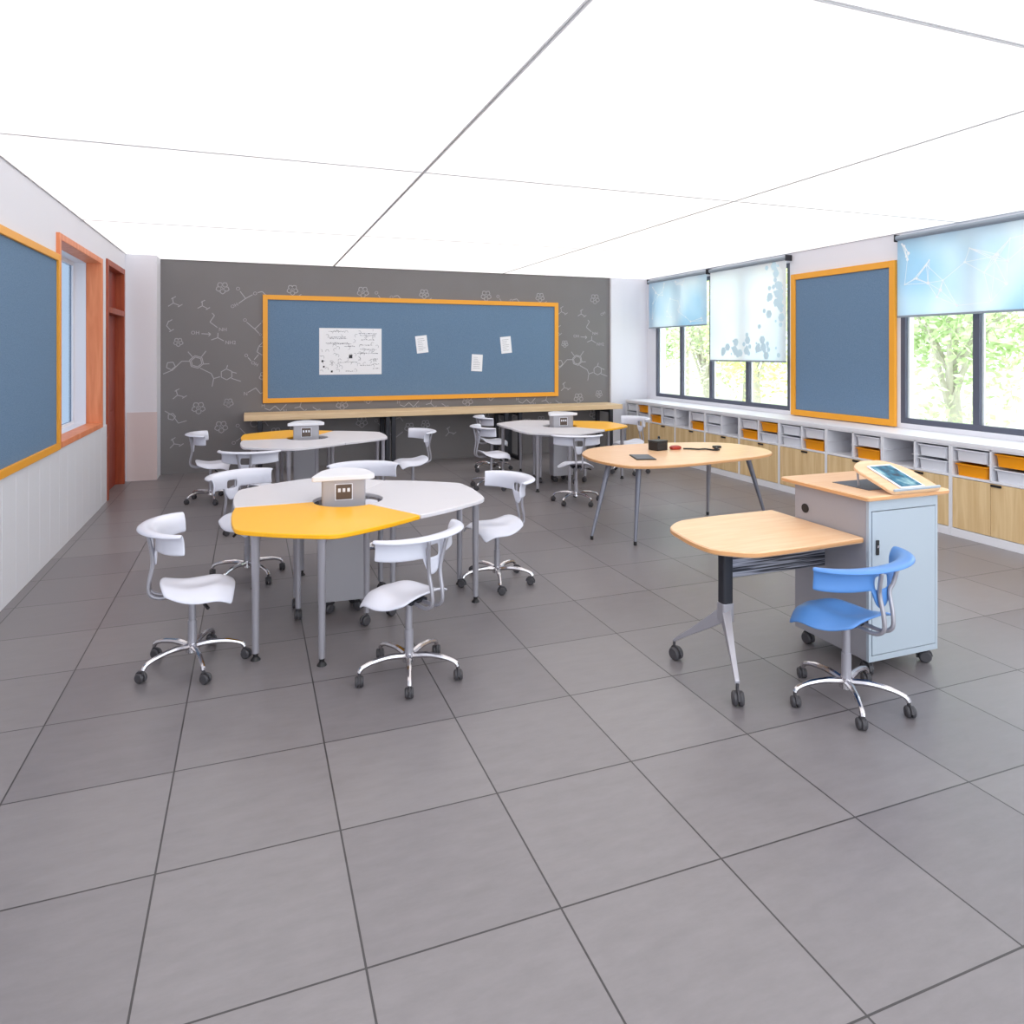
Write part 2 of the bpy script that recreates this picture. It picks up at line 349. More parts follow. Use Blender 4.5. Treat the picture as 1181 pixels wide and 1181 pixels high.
# right wall around two window openings
WZ0,WZ1=.96,2.95
m=MB()
for (y0,y1,z0,z1) in ((FY,3.3,0,CZ),(3.3,5.72,0,WZ0),(3.3,5.72,WZ1,CZ),(5.72,7.42,0,CZ),(7.42,10.72,0,WZ0),(7.42,10.72,WZ1,CZ),(10.72,BY-.02,0,CZ)):
    m.box(RX,RX+.2,y0,y1,z0,z1)
struct(m.build('wall_right','white_wall'))
for wi,(y0,y1,mull) in enumerate(((7.42,10.72,(9.95,9.14,8.28)),(3.3,5.72,(4.86,4.05)))):
    m=MB(); X0,X1=RX+.0,RX+.06
    m.box(X0,X1,y0,y0+.05,WZ0,WZ1); m.box(X0,X1,y1-.06,y1,WZ0,WZ1); m.box(X0,X1,y0+.05,y1-.06,WZ0,WZ0+.06); m.box(X0,X1,y0+.05,y1-.06,WZ1-.06,WZ1)
    for q in mull: m.box(X0,X1,q-.035,q+.035,WZ0+.06,WZ1-.06)
    wo=struct(m.build('window_%d'%(wi+2),'winframe',bevel=.003))
    ys=sorted([y0+.05,y1-.06]+[v for q in mull for v in (q-.035,q+.035)])
    for a,b in zip(ys[0::2],ys[1::2]):
        bx('pane','glass',X0+.027,X0+.033,a,b,WZ0+.06,WZ1-.06,wo)
        s=MB(); t=.022; s.box(X0+.034,X1-.002,a,a+t,WZ0+.06,WZ1-.06); s.box(X0+.034,X1-.002,b-t,b,WZ0+.06,WZ1-.06)
        s.build('sash_edge','white_lam',wo)
# ------------------------------------------------------------------ pin boards
def board(label,axis,pos,a0,a1,z0,z1,fw,nrm):
    c=(a0+a1)/2; t=thing('pin_board',label,'pin board',(c,pos,z0) if axis=='y' else (pos,c,z0),0)
    h=(a1-a0)/2; H=z1-z0
    def B(mb,u0,u1,w0,w1,d0,d1):
        if axis=='y': mb.box(u0,u1,min(nrm*d0,nrm*d1),max(nrm*d0,nrm*d1),w0,w1)
        else: mb.box(min(nrm*d0,nrm*d1),max(nrm*d0,nrm*d1),u0,u1,w0,w1)
    f=MB(); B(f,-h,-h+fw,0,H,0.0,.04); B(f,h-fw,h,0,H,0,.04); B(f,-h+fw,h-fw,0,fw,0,.04); B(f,-h+fw,h-fw,H-fw,H,0,.04)
    f.build('frame','orange_frame',t,bevel=.004)
    p=MB(); B(p,-h+fw,h-fw,fw,H-fw,.002,.02); p.build('felt_panel','felt',t)
    return t
board('wide blue pin board in orange frame on the grey back wall','y',BY-.002,.158,4.995,.985,2.607,.07,-1)
board('blue pin board in orange frame on the left wall before the window','x',LX+.002,3.7,7.06,.90,2.6,.06,1)
board('blue pin board in orange frame between the two right hand windows','x',RX-.004,5.76,7.36,.915,2.78,.075,-1)
# poster and notes on the back board
m=MB(); PX0,PX1,PZ0,PZ1=.975,1.93,1.40,2.12; hy=BY-.0235
px,pz=(PX0+PX1)/2,(PZ0+PZ1)/2
m.box(PX0-px,PX1-px,-.0012,.0012,PZ0-pz,PZ1-pz); m.mi=1
rr=random.Random(7)
def ps(a,b,w=.006,y=-.0022):
    a=Vector(a);b=Vector(b);t=b-a
    if t.length<1e-5:return
    t.normalize(); n=Vector((-t.y,t.x))*w/2; m.poly([(q.x,y,q.y) for q in (a+n,a-n,b-n,b+n)])
for row,(xa,xb,z) in enumerate(((-.34,-.1,.31),(-.34,-.08,.22),(-.32,-.06,.2),(-.38,-.05,.13),(-.36,-.03,.115),(-.1,.06,.08),(.12,.40,.28),(.14,.38,.25),(.16,.36,.18),(.14,.34,.10),(.14,.40,.03),(.1,.42,-.03),(-.2,-.04,-.17),(.0,.1,-.17),(-.08,.06,-.31),(.14,.3,-.22),(.3,.42,-.12),(.34,.44,-.2),(.34,.44,-.27))):
    x=xa
    while x<xb:
        l=rr.uniform(.012,.04); ps((x,z+rr.uniform(-.004,.004)),(min(x+l,xb),z+rr.uniform(-.006,.006)),rr.uniform(.004,.011)); x+=l+.008
for k in range(60):
    x,z=rr.uniform(-.44,.42),rr.uniform(-.33,.32); a=rr.uniform(0,PI)
    for j in range(3):
        ps((x,z),(x+.03*math.cos(a),z+.03*math.sin(a)),.004); x+=.03*math.cos(a); z+=.03*math.sin(a); a+=1.2
        if abs(x)>.44 or abs(z)>.33: break
m.mi=2
for (x,z,r) in ((-.005,-.08,.028),(-.43,-.15,.016),(-.41,-.235,.014),(-.29,-.31,.015)):
    m.poly([(x-r,-.0024,z-r),(x+r,-.0024,z-r),(x+r*.9,-.0024,z+r),(x-r*.8,-.0024,z+r*.9)])
tag(m.build('poster',['paper','ink','inkdark'],loc=(px,hy,pz)),'large white poster of handwritten diagrams pinned on the wide back board','poster')
def note(x,z,r,label):
    global m
    m=MB(); m.box(-.095,.095,-.0012,.0012,-.14,.14); m.mi=1
    for k in range(7): ps((-.065,.09-k*.03),(-.065+rr.uniform(.07,.125),.09-k*.03),.004)
    o=m.build('paper_note',['paper','ink'],loc=(x,hy,z)); o.rotation_euler=(0,r,0); tag(o,label,'paper','notes pinned on the back board')
note(2.58,1.875,-.12,'small white paper note pinned nearest the large poster on the back board')
note(3.515,1.57,.05,'lowest of the small white paper notes, pinned at mid board')
note(4.03,1.87,-.10,'small white paper note pinned nearest the right end of the back board')
# ------------------------------------------------------------------ back counter
t=thing('wall_counter','long light wood counter on black legs under the back pin board','counter',(2.95,10.74,0))
m=MB(); m.box(-3.05,3.0,-.29,.27,.775,.855); m.build('countertop','counter_wood',t,bevel=.004)
for x in (.115,1.93,2.02,3.84,4.08,5.74):
    m=MB(); u=x-2.95
    m.box(u-.03,u+.03,-.28,-.22,0,.775); m.box(u-.03,u+.03,.2,.26,0,.775); m.box(u-.03,u+.03,-.22,.2,0,.05); m.box(u-.03,u+.03,-.22,.2,.72,.775)
    m.build('leg','darkmetal',t,bevel=.003)
# ------------------------------------------------------------------ cabinets on the right wall
FX=6.25; U=.7675; Y0=10.87; BX=6.775
ordn=['first','second','third','fourth','fifth','sixth','seventh','eighth','ninth','tenth','eleventh','twelfth','thirteenth','fourteenth','fifteenth','sixteenth','seventeenth','eighteenth']
fill=['ww','ow','wo','ww','','wo','ww','','wo','ow','ww','wo','','wo','','ww','wo','ow']
def cabinet(label):
    t=thing('storage_cabinet',label,'cabinet',(FX,0,0),0,'oak door cabinets along the window wall')
    h=U/2-.001; dp=BX-FX; m=MB()
    m.box(0,dp,-h,-h+.018,0,.865); m.box(0,dp,h-.018,h,0,.865); m.box(0,dp,-.009,.009,.575,.865)
    m.box(.0,dp,-h+.018,h-.018,.565,.585); m.box(.0,dp,-h+.018,h-.018,.85,.865); m.box(dp-.012,dp,-h+.018,h-.018,0,.85); m.box(0,dp,-h+.018,h-.018,.0,.08)
    for s in (-1,1):
        c=s*(h/2-.004)
        for z in (.585,.715):
            if z>.6:
                m.box(.01,dp-.02,c-.172,c-.150,z,z+.006); m.box(.01,dp-.02,c+.150,c+.172,z,z+.006)
    m.build('carcass','white_lam',t,bevel=.0015)
    for s in (-1,1):
        y0,y1=(.002,h-.02) if s>0 else (-h+.02,-.002)
        d=MB(); d.box(-.001,.017,y0,y1,.085,.560); d=d.build('door','oak',t,bevel=.0015)
        if s<0:
            k=MB(); k.box(-.012,-.001,-.10,-.005,.535,.556); k.build('handle','black',d,bevel=.002)
    return t
cab=None
cname=['in the far corner','beside the corner cabinet','empty far cubby','two white trays then empty cubby','orange trays placed diagonally','white trays then one orange','empty cubby under the pin board','two white trays beside empty cubby','at the right photo edge']
for k in range(9):
    y=Y0-(k+.5)*U; lb='%s oak-door cabinet from the back wall, %s'%(ordn[k],cname[k])
    if cab is None: cab=cabinet(lb); cab.location=(FX,y,0)
    else: dup(cab,None,(FX,y,0),0,lb)
wt=bx('worktop','white_lam',FX-.012,RX-.004,Y0-9*U,Y0,.866,.905,bevel=.003,origin=(6.5,(Y0*2-9*U)/2,.866)) if False else None
m=MB(); m.box(-.27,.26,-9*U/2,9*U/2,0,.038); tag(m.build('worktop','white_lam',bevel=.003,loc=(6.515,Y0-4.5*U,.8655)),'long continuous white worktop running over all the cabinets under the windows','worktop')
def tray(c):
    def R(hx0,hx1,hy,z,r=.02): 
        return [(x,y,z) for x,y in rrect((hx1-hx0)/2,hy,r,3,(hx0+hx1)/2,0)]
    m=MB()
    m.loft([R(.024,.36,.138,0),R(.018,.37,.145,.085),R(.012,.375,.145,.098),R(0,.38,.158,.103),R(0,.38,.158,.110),R(.018,.37,.14,.112),R(.03,.362,.134,.10),R(.052,.352,.12,.006)])
    t=m.build('storage_tray','tray_white' if c=='w' else 'tray_orange',smooth=True)
    return tag(t,'','tray')
protoT={}
for i,f in enumerate(fill):
    u=i//2; s=1 if i%2==0 else -1; y=Y0-(u+.5)*U+s*((U/2-.001)/2-.004)
    for j,c in enumerate(f):
        z=(.722 if j==0 else .5865)
        lb='%s plastic storage tray, %s slot of the %s cubby from the back corner'%({'w':'white','o':'orange'}[c],('upper','lower')[j],ordn[i])
        gr='trays in the cabinet cubbies'
        if c not in protoT:
            o=tray(c); protoT[c]=o; o['label']=lb; o['group']=gr; o.location=(FX-.004,y,z)
        else: dup(protoT[c],None,(FX-.004,y,z),0,lb,gr)
# ------------------------------------------------------------------ blinds
def blind(label,y0,y1,z0,fabric,deco,x=6.70):
    c=(y0+y1)/2; h=(y1-y0)/2; t=thing('roller_blind',label,'blind',(x,c,z0),0)
    H=2.99-z0
    m=MB(); m.box(-.0015,.0015,-h,h,.0,H)
    m.mi=1; deco(m,h,H); m.build('fabric',[fabric,'blinddot','blindhex'],t)
    m=MB(); m.tube([(0,-h-.01,H+.02),(0,h+.01,H+.02)],.03,12); m.build('roller_tube','rail',t,smooth=True)
    m=MB(); m.box(-.01,.01,-h,h,-.022,0); m.build('bottom_bar','rail',t,bevel=.003)
    for s in (-1,1):
        m=MB(); m.box(-.03,.076,s*(h+.018)-.006,s*(h+.018)+.006,H-.02,H+.06); m.build('bracket','darkmetal',t)
    return t
LV=-.0022
def q(m,a,b,w):
    global LV
    LV-=.00001
    a=Vector(a);b=Vector(b);t=(b-a)
    if t.length<1e-5:return
    t.normalize();n=Vector((-t.y,t.x))*w/2; m.poly([(LV,p.x,p.y) for p in (a+n,a-n,b-n,b+n)])
def disc(m,c,r,n=8):
    global LV
    LV-=.00001
    m.poly([(LV,c[0]+r*math.cos(2*PI*k/n),c[1]+r*math.sin(2*PI*k/n)) for k in range(n)])
def deco_net(seed,npt,k0=3,w=.006):
    def f(m,h,H):
        global LV; LV=-.0022; r=random.Random(seed); P=[(r.uniform(-h+.05,h-.05),r.uniform(.04,H-.05)) for _ in range(npt)]
        for i,a in enumerate(P):
            for b in sorted(P,key=lambda p:(p[0]-a[0])**2+(p[1]-a[1])**2)[1:k0]: q(m,a,b,w)
            disc(m,a,r.uniform(.008,.02))
    return f
def deco_hex(m,h,H):
    m.mi=2; r=random.Random(5)
    for k in range(70):
        side=r.random()<.55
        if side: yy,zz=-h+.06+abs(r.gauss(0,.16)),r.uniform(.35,H-.05)
        else: yy,zz=r.uniform(-h+.1,h-.25),.07+abs(r.gauss(0,.13))
        if abs(yy)<h-.05: 
            rad=r.choice((.02,.035,.06)); m.poly([(-.0022-k*.00003,yy+rad*math.cos(PI/3*j),zz+rad*math.sin(PI/3*j)) for j in range(6)])
blind('short blue printed roller blind beside the white corner, over the far window',9.13,10.82,2.19,'blindblue',deco_net(2,26))
blind('long white roller blind with pale blue hexagons, beside the framed board',7.40,9.04,1.63,'blindwhite',deco_hex)
blind('wide pale blue roller blind with white network lines over the near window',3.5,5.69,2.15,'blindblue',deco_net(11,46,5))
# ------------------------------------------------------------------ casters and chairs
def caster_mb(r=.028,w=.022,x=0,y=0,z=0,rot=0,stem=.03):
    m=MB(); R=Matrix.Translation((x,y,z))@Matrix.Rotation(rot,4,'Z')
    for s in (-1,1):
        rings=[]
        for (dx,rr_) in ((.004,r*.55),(.004,r*.92),(.008,r),(.004+w*.7,r),(.004+w,r*.8),(.004+w,r*.3)):
            rings.append([R@Vector((s*dx,-.014+rr_*math.cos(2*PI*k/14),r+rr_*math.sin(2*PI*k/14))) for k in range(14)])
        m.loft(rings)
    hood=[]
    for k in range(7):
        a=math.radians(-20+k*200/6); hood.append(R@Vector((0,-.014+(r+.004)*math.cos(a),r+(r+.004)*math.sin(a))))
    m.tube(hood,.006,6)
    m.tube([R@Vector((0,0,r*1.3)),R@Vector((0,0,2*r+stem))],.008,8)
    return m
def chair(color,lever_side=1):
    t=thing('swivel_chair','','chair')
    cm='chair_white' if color=='w' else 'chair_blue'
    RZ=.80 if color=='w' else .745
    NU,NV=14,14; m=MB(); g=[]
    for j in range(NV+1):
        v=-1+2*j/NV; row=[]
        for i in range(NU+1):
            u=-1+2*i/NU; au=abs(u)
            x=.215*u*math.sqrt(1-.30*v*v)*(1-.10*max(0,-v))
            y=.03+.195*v*math.sqrt(1-.26*u*u)
            z=.452
            z-=.052*au**2.6*(1-.3*max(0,-v))             # sides curl down
            z+=.030*math.exp(-((au-.55)/.28)**2)*(.5+.5*v)*.6
            z+=.050*max(0,-v-.25)**1.6                    # raised rear lip
            z-=.085*max(0,v-.45)**1.7*(1.25-.6*math.exp(-(u/.25)**2))
            z-=.014*math.exp(-(u/.5)**2-((v+.1)/.5)**2)
            row.append(m.bm.verts.new((x,y,z)))
        g.append(row)
    for a,b in zip(g,g[1:]):
        for i in range(NU): m._f([a[i],a[i+1],b[i+1],b[i]])
    m.build('seat',cm,t,smooth='all',solid=.013,sub=1)
    m=MB(); NA=32; g=[]
    for i in range(NA+1):
        s=-1+2*i/NA; a=s*math.radians(74)
        ax,ay=(.285 if color=='w' else .335),.205
        cx,cy=ax*math.sin(a),.015-ay*math.cos(a)
        nx,ny=math.sin(a)/ax,-math.cos(a)/ay; L=math.hypot(nx,ny); nx/=L; ny/=L
        wing=abs(s); flare=.088*(1-.62*wing**2)
        tong=max(0,1-(abs(s)/.16)**4) if abs(s)<.16 else 0
        depth=.125*(1-.12*wing**2)
        top=RZ-.006*wing**2
        rows=[(flare,-.012),(flare*.75,-.001),(flare*.35,.0),(.006,-.010),(-.006,-.035),(-.006,-.065),(-.004,-.095),(0,-depth)]
        r2=[(.002*k,-depth-(.095*tong)*(k/3)) for k in (1,2,3)]
        g.append([m.bm.verts.new((cx+nx*o,cy+ny*o+max(0,-dz)*.06,top+dz)) for (o,dz) in rows+r2])
    nr=len(g[0])
    for i in range(NA):
        s=abs(-1+2*(i+.5)/NA)
        for k in range(nr-1):
            if k>=7 and s>.19: continue
            if s<.10 and k in (5,6): continue
            m._f([g[i][k],g[i+1][k],g[i+1][k+1],g[i][k+1]])
    bmesh.ops.delete(m.bm,geom=[v for v in m.bm.verts if not v.link_faces],context='VERTS')
    m.build('backrest',cm,t,smooth='all',solid=.012,sub=1)
    # back posts
    m=MB()
    for s in (-1,1):
        m.tube(spline_open([(s*.066,-.222,RZ-.022),(s*.056,-.206,RZ-.10),(s*.042,-.196,.60),(s*.038,-.214,.50),(s*.036,-.212,.435),(s*.034,-.165,.405),(s*.03,-.09,.408),(s*.02,-.02,.410)],5),.0105,8)
    m.build('back_posts','silver',t,smooth='all')
    m=MB(); m.box(-.06,.06,-.08,.08,.405,.422); m.tube([(0,0,.40),(0,0,.425)],.03,16); m.build('seat_plate','darkmetal',t,bevel=.003)
    m=MB(); m.tube([(0,0,.095),(0,0,.25)],.024,16); m.tube([(0,0,.25),(0,0,.41)],.019,16); m.build('gas_column','silver',t,smooth=True)
    m=MB(); m.tube([(.02*lever_side,.0,.405),(.10*lever_side,.04,.39),(.17*lever_side,.07,.372)],.004,6); m.tube([(.15*lever_side,.06,.378),(.19*lever_side,.078,.366)],.009,8); m.build('lever','black',t,smooth=True)
    m=MB(); m.tube([(0,0,.075),(0,0,.125)],[.034,.028],16)
    for k in range(5):
        a=PI/2+2*PI*k/5-.117; c,s_=math.cos(a),math.sin(a)
        m.tube(spline_open([(c*.015,s_*.015,.105),(c*.10,s_*.10,.115),(c*.19,s_*.19,.108),(c*.255,s_*.255,.088),(c*.272,s_*.272,.066)],4),[.017]*5+[.0145]*4+[.012]*4+[.0125]*4,8)
    m.build('star_base','chrome',t,smooth=True)
    for k in range(5):
        a=PI/2+2*PI*k/5-.117
        caster_mb(.027,.018,math.cos(a)*.272,math.sin(a)*.272,0,a*1.7+k,.012).build('caster','rubber',t,smooth=True)
    return t
CW=chair('w')
chairs=[(-.31,4.27,86,'white swivel chair at the far left of the nearest pod table, facing right','n'),
(.80,3.72,-31,'white swivel chair in front of the yellow tabletop, its back to the viewer','n'),
(1.75,4.98,-100,'white swivel chair to the right of the nearest pod table, facing left','n'),
(-.03,5.79,140,'white swivel chair behind the left corner of the nearest pod table','n'),
(.88,5.88,188,'white swivel chair tucked behind the power tower of the nearest pod table','n'),
(-.45,8.89,90,'white swivel chair standing alone beside the grey wall at far left','b'),
(.00,7.26,18,'white swivel chair seen from behind, in front of the far left pod table','b'),
(1.83,8.28,-98,'white swivel chair to the right of the far left pod table','b'),
(3.33,9.72,95,'farther of two white swivel chairs left of the rear right pod table','c'),
(2.90,8.48,88,'nearer of two white swivel chairs left of the rear right pod table','c'),
(3.54,7.30,16,'white swivel chair in front of the rear right pod table, back to viewer','c'),
(5.14,8.82,-96,'white swivel chair between the rear right pod table and oak cabinets','c')]
gn={'n':'chairs around the nearest pod table','b':'chairs around the far left pod table','c':'chairs around the rear right pod table'}
for i,(x,y,h,lb,g) in enumerate(chairs):
    if i==0:
        CW.location=(x,y,0); CW.rotation_euler=(0,0,-math.radians(h)); CW['label']=lb; CW['group']=gn[g]
    else: dup(CW,None,(x,y,0),-math.radians(h),lb,gn[g])
CB=chair('b'); CB.location=(2.785,2.66,0); CB.rotation_euler=(0,0,math.radians(11)); CB['label']='blue swivel chair with chrome star base at the teacher desk'
# ------------------------------------------------------------------ pod tables
def segment(col,label,c,ang,grp):
    t=thing('pod_table_segment',label,'table',(c[0],c[1],0),math.radians(ang),grp)
    # local: symmetric about +X, spans +-60 deg
    g=math.radians(60); e=.0035; pts=[]
    def P(r,a): return (r*math.cos(math.radians(a)),r*math.sin(math.radians(a)))
    rs=.72; hole=.23
    A=P(rs,-60); B=P(.935,-19); C_=P(.935,19); Dd=P(rs,60)
    outer=[A,B,C_,Dd]
    off=lambda p,s:(p[0]+math.sin(g)*e*0+.004,p[1]-s*.002)
    # convex edges
    def bulge(p,q_,b,n=5):
        p=Vector(p);q_=Vector(q_); t_=(q_-p); nn=Vector((t_.y,-t_.x)).normalized(); return [tuple(p+t_*(k/n)+nn*b*4*(k/n)*(1-k/n)) for k in range(n)]
    ol=bulge(A,B,.022)+bulge(B,C_,.025)+bulge(C_,Dd,.022)+[Dd]
    # soften outer corners
    def soften(L,idx,amt):
        for i in idx:
            p=Vector(L[i]); mid=(Vector(L[i-1])+Vector(L[(i+1)%len(L)]))/2; L[i]=tuple(p.lerp(mid,amt))
    inner=[P(hole,60-120*k/12) for k in range(13)]
    full=ol+inner
    full=[(x+.003,y) for x,y in full]
    rad=[0]*len(full); rad[0]=.012; rad[5]=.05; rad[10]=.05; rad[15]=.012
    full=roundpoly(full,rad,3)
    m=MB(); m.prism(full,.716,.742,.004); m.build('tabletop',col,t,smooth=True)
    m=MB(); m.tube([(.36,-.2,.70),(.80,-.24,.70),(.80,.24,.70),(.36,.2,.70),(.36,-.2,.70)],.012,8); m.build('under_frame','silver',t,smooth=True)
    for s in (-1,1):
        p=(.85,s*.20); m=MB(); m.tube([(p[0],p[1],.716),(p[0],p[1],.68),(p[0],p[1],.04)],[.034,.024,.019],16); l=m.build('leg','silver',t,smooth=True)
        m=MB(); m.tube([(p[0],p[1],0),(p[0],p[1],.006),(p[0],p[1],.02),(p[0],p[1],.075)],[.028,.026,.014,.017],14); m.build('glide','black',l,smooth=True)
        p=(.262,s*.235); m=MB(); m.tube([(p[0],p[1],.716),(p[0],p[1],.68),(p[0],p[1],.08)],[.030,.021,.018],14); l=m.build('leg','silver',t,smooth=True)
        caster_mb(.032,.02,p[0],p[1],0,s*1.1,.02).build('caster','rubber',l,smooth=True)
    return t
def tower(label,c,rot):
    t=thing('power_tower',label,'power tower',(c[0],c[1],0),rot)
    pr=roundpoly([(-.145,-.12),(.145,-.12),(.13,.08),(.05,.14),(-.05,.14),(-.13,.08)],.015,3)
    m=MB(); m.prism(pr,.085,.895,.003); m.build('body','tower',t,smooth=True)
    cap=roundpoly([(-.215,-.145),(.215,-.145),(.17,.12),(.0,.24),(-.13,.13)],[.03,.07,.085,.07,.07],6)
    m=MB(); m.prism(cap,.895,.925,.003); m.build('cap','white_lam',t,smooth=True)
    m=MB(); m.box(-.052,.052,-.126,-.12,.765,.865); s=m.build('socket_panel','socket',t,bevel=.003)
    m=MB()
    for x in (-.03,0,.03):
        m.box(x-.009,x+.009,-.129,-.126,.815,.84)
    m.build('outlet','tray_white',s,bevel=.001)
    m=MB(); m.box(-.052,.052,-.124,-.12,.865,.869); m.box(-.058,.058,-.123,-.12,.760,.765); m.box(-.058,-.052,-.123,-.12,.765,.869); m.box(.052,.058,-.123,-.12,.765,.869); m.build('panel_rim','tray_white',s)
    for (x,y) in ((-.09,-.07),(.09,-.07),(-.07,.08),(.07,.08)):
        caster_mb(.032,.02,x,y,0,x*9,.02).build('caster','rubber',t,smooth=True)
    return t
pods=[((.62,4.84),('wy'),{0:'table_white',120:'table_white',240:'yellow'},'nearest pod table'),
((.62,8.50),'',{0:'table_white',120:'yellow',240:'table_white'},'far left pod table'),
((3.95,8.65),'',{0:'yellow',120:'table_white',240:'table_white'},'rear right pod table')]
side={0:'right',120:'rear left',240:'front'}
for c,_,cols,nm in pods:
    for a,cm in cols.items():
        segment(cm,'%s %s segment of the %s, on four silver legs'%('yellow' if cm=='yellow' else 'white',side[a],nm),c,a,'segments of the '+nm)
tower('grey mobile power tower with white cap in the middle of the nearest pod table',(.585,4.86),-.05)
tower('grey mobile power tower with white cap in the far left pod table',(.60,8.52),-.02)
tower('grey mobile power tower with white cap in the rear right pod table',(3.94,8.62),-.05)
# ------------------------------------------------------------------ middle wooden table
cx,cy=4.03,5.97
t=thing('meeting_table','rounded beech table on four tapered grey legs in the room centre','table',(cx,cy,0))
ol=[(3.14,6.32),(3.03,6.02),(3.04,5.66),(3.17,5.38),(3.54,5.30),(4.23,5.38),(4.78,5.52),(4.99,5.76),(5.03,6.10),(4.92,6.38),(4.6,6.56),(3.97,6.65),(3.42,6.56)]
ol=spline([(x-cx,y-cy) for x,y in ol],6)
def top2(name,ol,z0,z1,parent):
    m=MB(); m.prism(ol,z0,z1,.006)
    m.bm.normal_update()
    for f in m.bm.faces: f.material_index=0
    o=m.build(name,['beech','beech_side'],parent,smooth=True)
    for p in o.data.polygons:
        if abs(p.normal.z)<.5: p.material_index=1
    return o
top2('tabletop',ol,.712,.742,t)
for (fx,fy,tx,ty) in ((2.975,5.80,3.22,5.90),(3.255,5.49,3.36,5.60),(4.59,6.24,4.52,6.12),(5.02,5.84,4.80,5.88)):
    m=MB(); m.tube([(tx-cx,ty-cy,.712),((tx*.95+fx*.05)-cx,(ty*.95+fy*.05)-cy,.68),(fx-cx,fy-cy,.03)],[.03,.028,.014],14); l=m.build('leg','silver' if fx>4.5 and fy>6 else 'grey_leg',t,smooth=True)
    m=MB(); m.tube([(fx-cx,fy-cy,0),(fx-cx,fy-cy,.035)],.015,12); m.build('foot','black',l,smooth=True)
m=MB(); m.tube([(3.3-cx,5.7-cy,.69),(4.7-cx,6.0-cy,.69)],.02,10); m.build('crossbar','grey_leg',t,smooth=True)
# things on it
t=thing('black_box','small black cube box on the middle beech table','box',(3.92,6.16,.742),.25)
m=MB(); m.box(-.075,.075,-.065,.065,0,.085); m.build('body','black',t,bevel=.006)
m=MB(); m.box(-.078,.078,-.068,.068,.085,.1); m.build('lid','black',t,bevel=.005)
m=MB(); m.tube([(.06,.05,.09),(.12,.10,.107)],.006,8); m.tube([(.11,.09,.105),(.135,.115,.112)],.013,10); m.build('knob','black',t,smooth=True)
m=MB(); m.box(-.095,.095,-.15,.15,0,.008); m.mi=1; m.box(-.087,.087,-.142,.142,.008,.011)
o=m.build('tablet_tray',['black','slate'],bevel=.002,loc=(3.495,5.76,.742)); o.rotation_euler=(0,0,-.30)
tag(o,'thin dark grey rectangular pad lying near the left of the beech table','tablet')
m=MB(); m.loft([[(x,y,z) for x,y in rrect(.06*s,.035*s,.02*s,3)] for z,s in ((0,.8),(.012,1),(.03,.95),(.04,.6))])
t=m.build('plug_connector','red',smooth=True,loc=(4.11,6.13,.742)); tag(t,'dark red cable connector beside the black cube box on beech table','plug')
m=MB(); pts=spline_open([(0,0,.0095),(.06,-.03,.0095),(.12,-.09,.0095),(.2,-.10,.0095),(.24,-.19,.0095),(.30,-.19,.0105),(.34,-.10,.0105),(.38,-.04,.0105)],6)
m.tube(pts,.008,6); t=m.build('power_cable','black',smooth=True,loc=(4.18,6.09,.742)); tag(t,'black cable snaking from the red connector across the beech table','cable')
m=MB(); m.loft([[(x+.40,y-.02,z) for x,y in rrect(.045*s,.03*s,.015*s,3)] for z,s in ((0,.9),(.018,1),(.024,.8))]); m.build('cable_end','black',t,smooth=True)
m=MB(); m.box(.245,.275,-.205,-.175,0,.03); m.build('switch','black',t,bevel=.004)
# ------------------------------------------------------------------ teacher desk
t=thing('teacher_desk','beech desk on a splayed castor leg joined to the grey podium','desk',(2.6,3.15,0))
ol=roundpoly([(3.083,2.83),(3.083,3.53),(2.62,3.53),(2.36,3.50),(2.215,3.38),(2.17,3.1),(2.18,2.93),(2.33,2.80),(2.6,2.80)],[0,0,.1,.07,.08,.08,.06,.07,.1],5)
top2('tabletop',[(x-2.6,y-3.15) for x,y in ol],.722,.752,t)
X,Y=2.395-2.6,3.10-3.15
m=MB(); m.loft([[(X+x,Y+y,z) for x,y in rrect(.032,.028,.012,3)] for z in (.37,.722)]); m.build('column','darkmetal',t,smooth=True)
m=MB(); m.loft([[(X+x,Y+y,z) for x,y in rrect(.036,.032,.012,3)] for z in (.30,.40)])
for (fx,fy) in ((2.262,3.385),(2.262,2.835)):
    a=Vector((X,Y)); b=Vector((fx-2.6,fy-3.15)); d=(b-a).normalized(); n=Vector((-d.y,d.x)); rings=[]
    for k,(s,zc,hh,hw) in enumerate(((.0,.345,.05,.024),(.3,.27,.036,.019),(.7,.175,.018,.014),(1.0,.105,.010,.012))):
        p=a.lerp(b,s); rings.append([(p.x+n.x*w,p.y+n.y*w,zc+h) for w,h in ((-hw,-hh),(hw,-hh),(hw,hh),(-hw,hh))])
    m.loft(rings)
m.build('splayed_leg','silver',t,bevel=.004)
for (fx,fy,r) in ((2.262,3.385,.2),(2.262,2.835,-.5)):
    caster_mb(.036,.024,fx-2.6,fy-3.15,0,r,.03).build('caster','rubber',t,smooth=True)
bx('modesty_panel','slat',X+.032,3.075-2.6,Y-.012,Y+.012,.53,.72,t,bevel=.002)
m=MB(); m.box(X-.02,3.07-2.6,Y+.16,Y+.2,.70,.722); m.box(X-.03,X+.03,Y-.1,Y+.2,.70,.722); m.box(X+.03,3.07-2.6,Y-.03,Y-.012,.70,.722); m.build('under_frame','darkmetal',t)
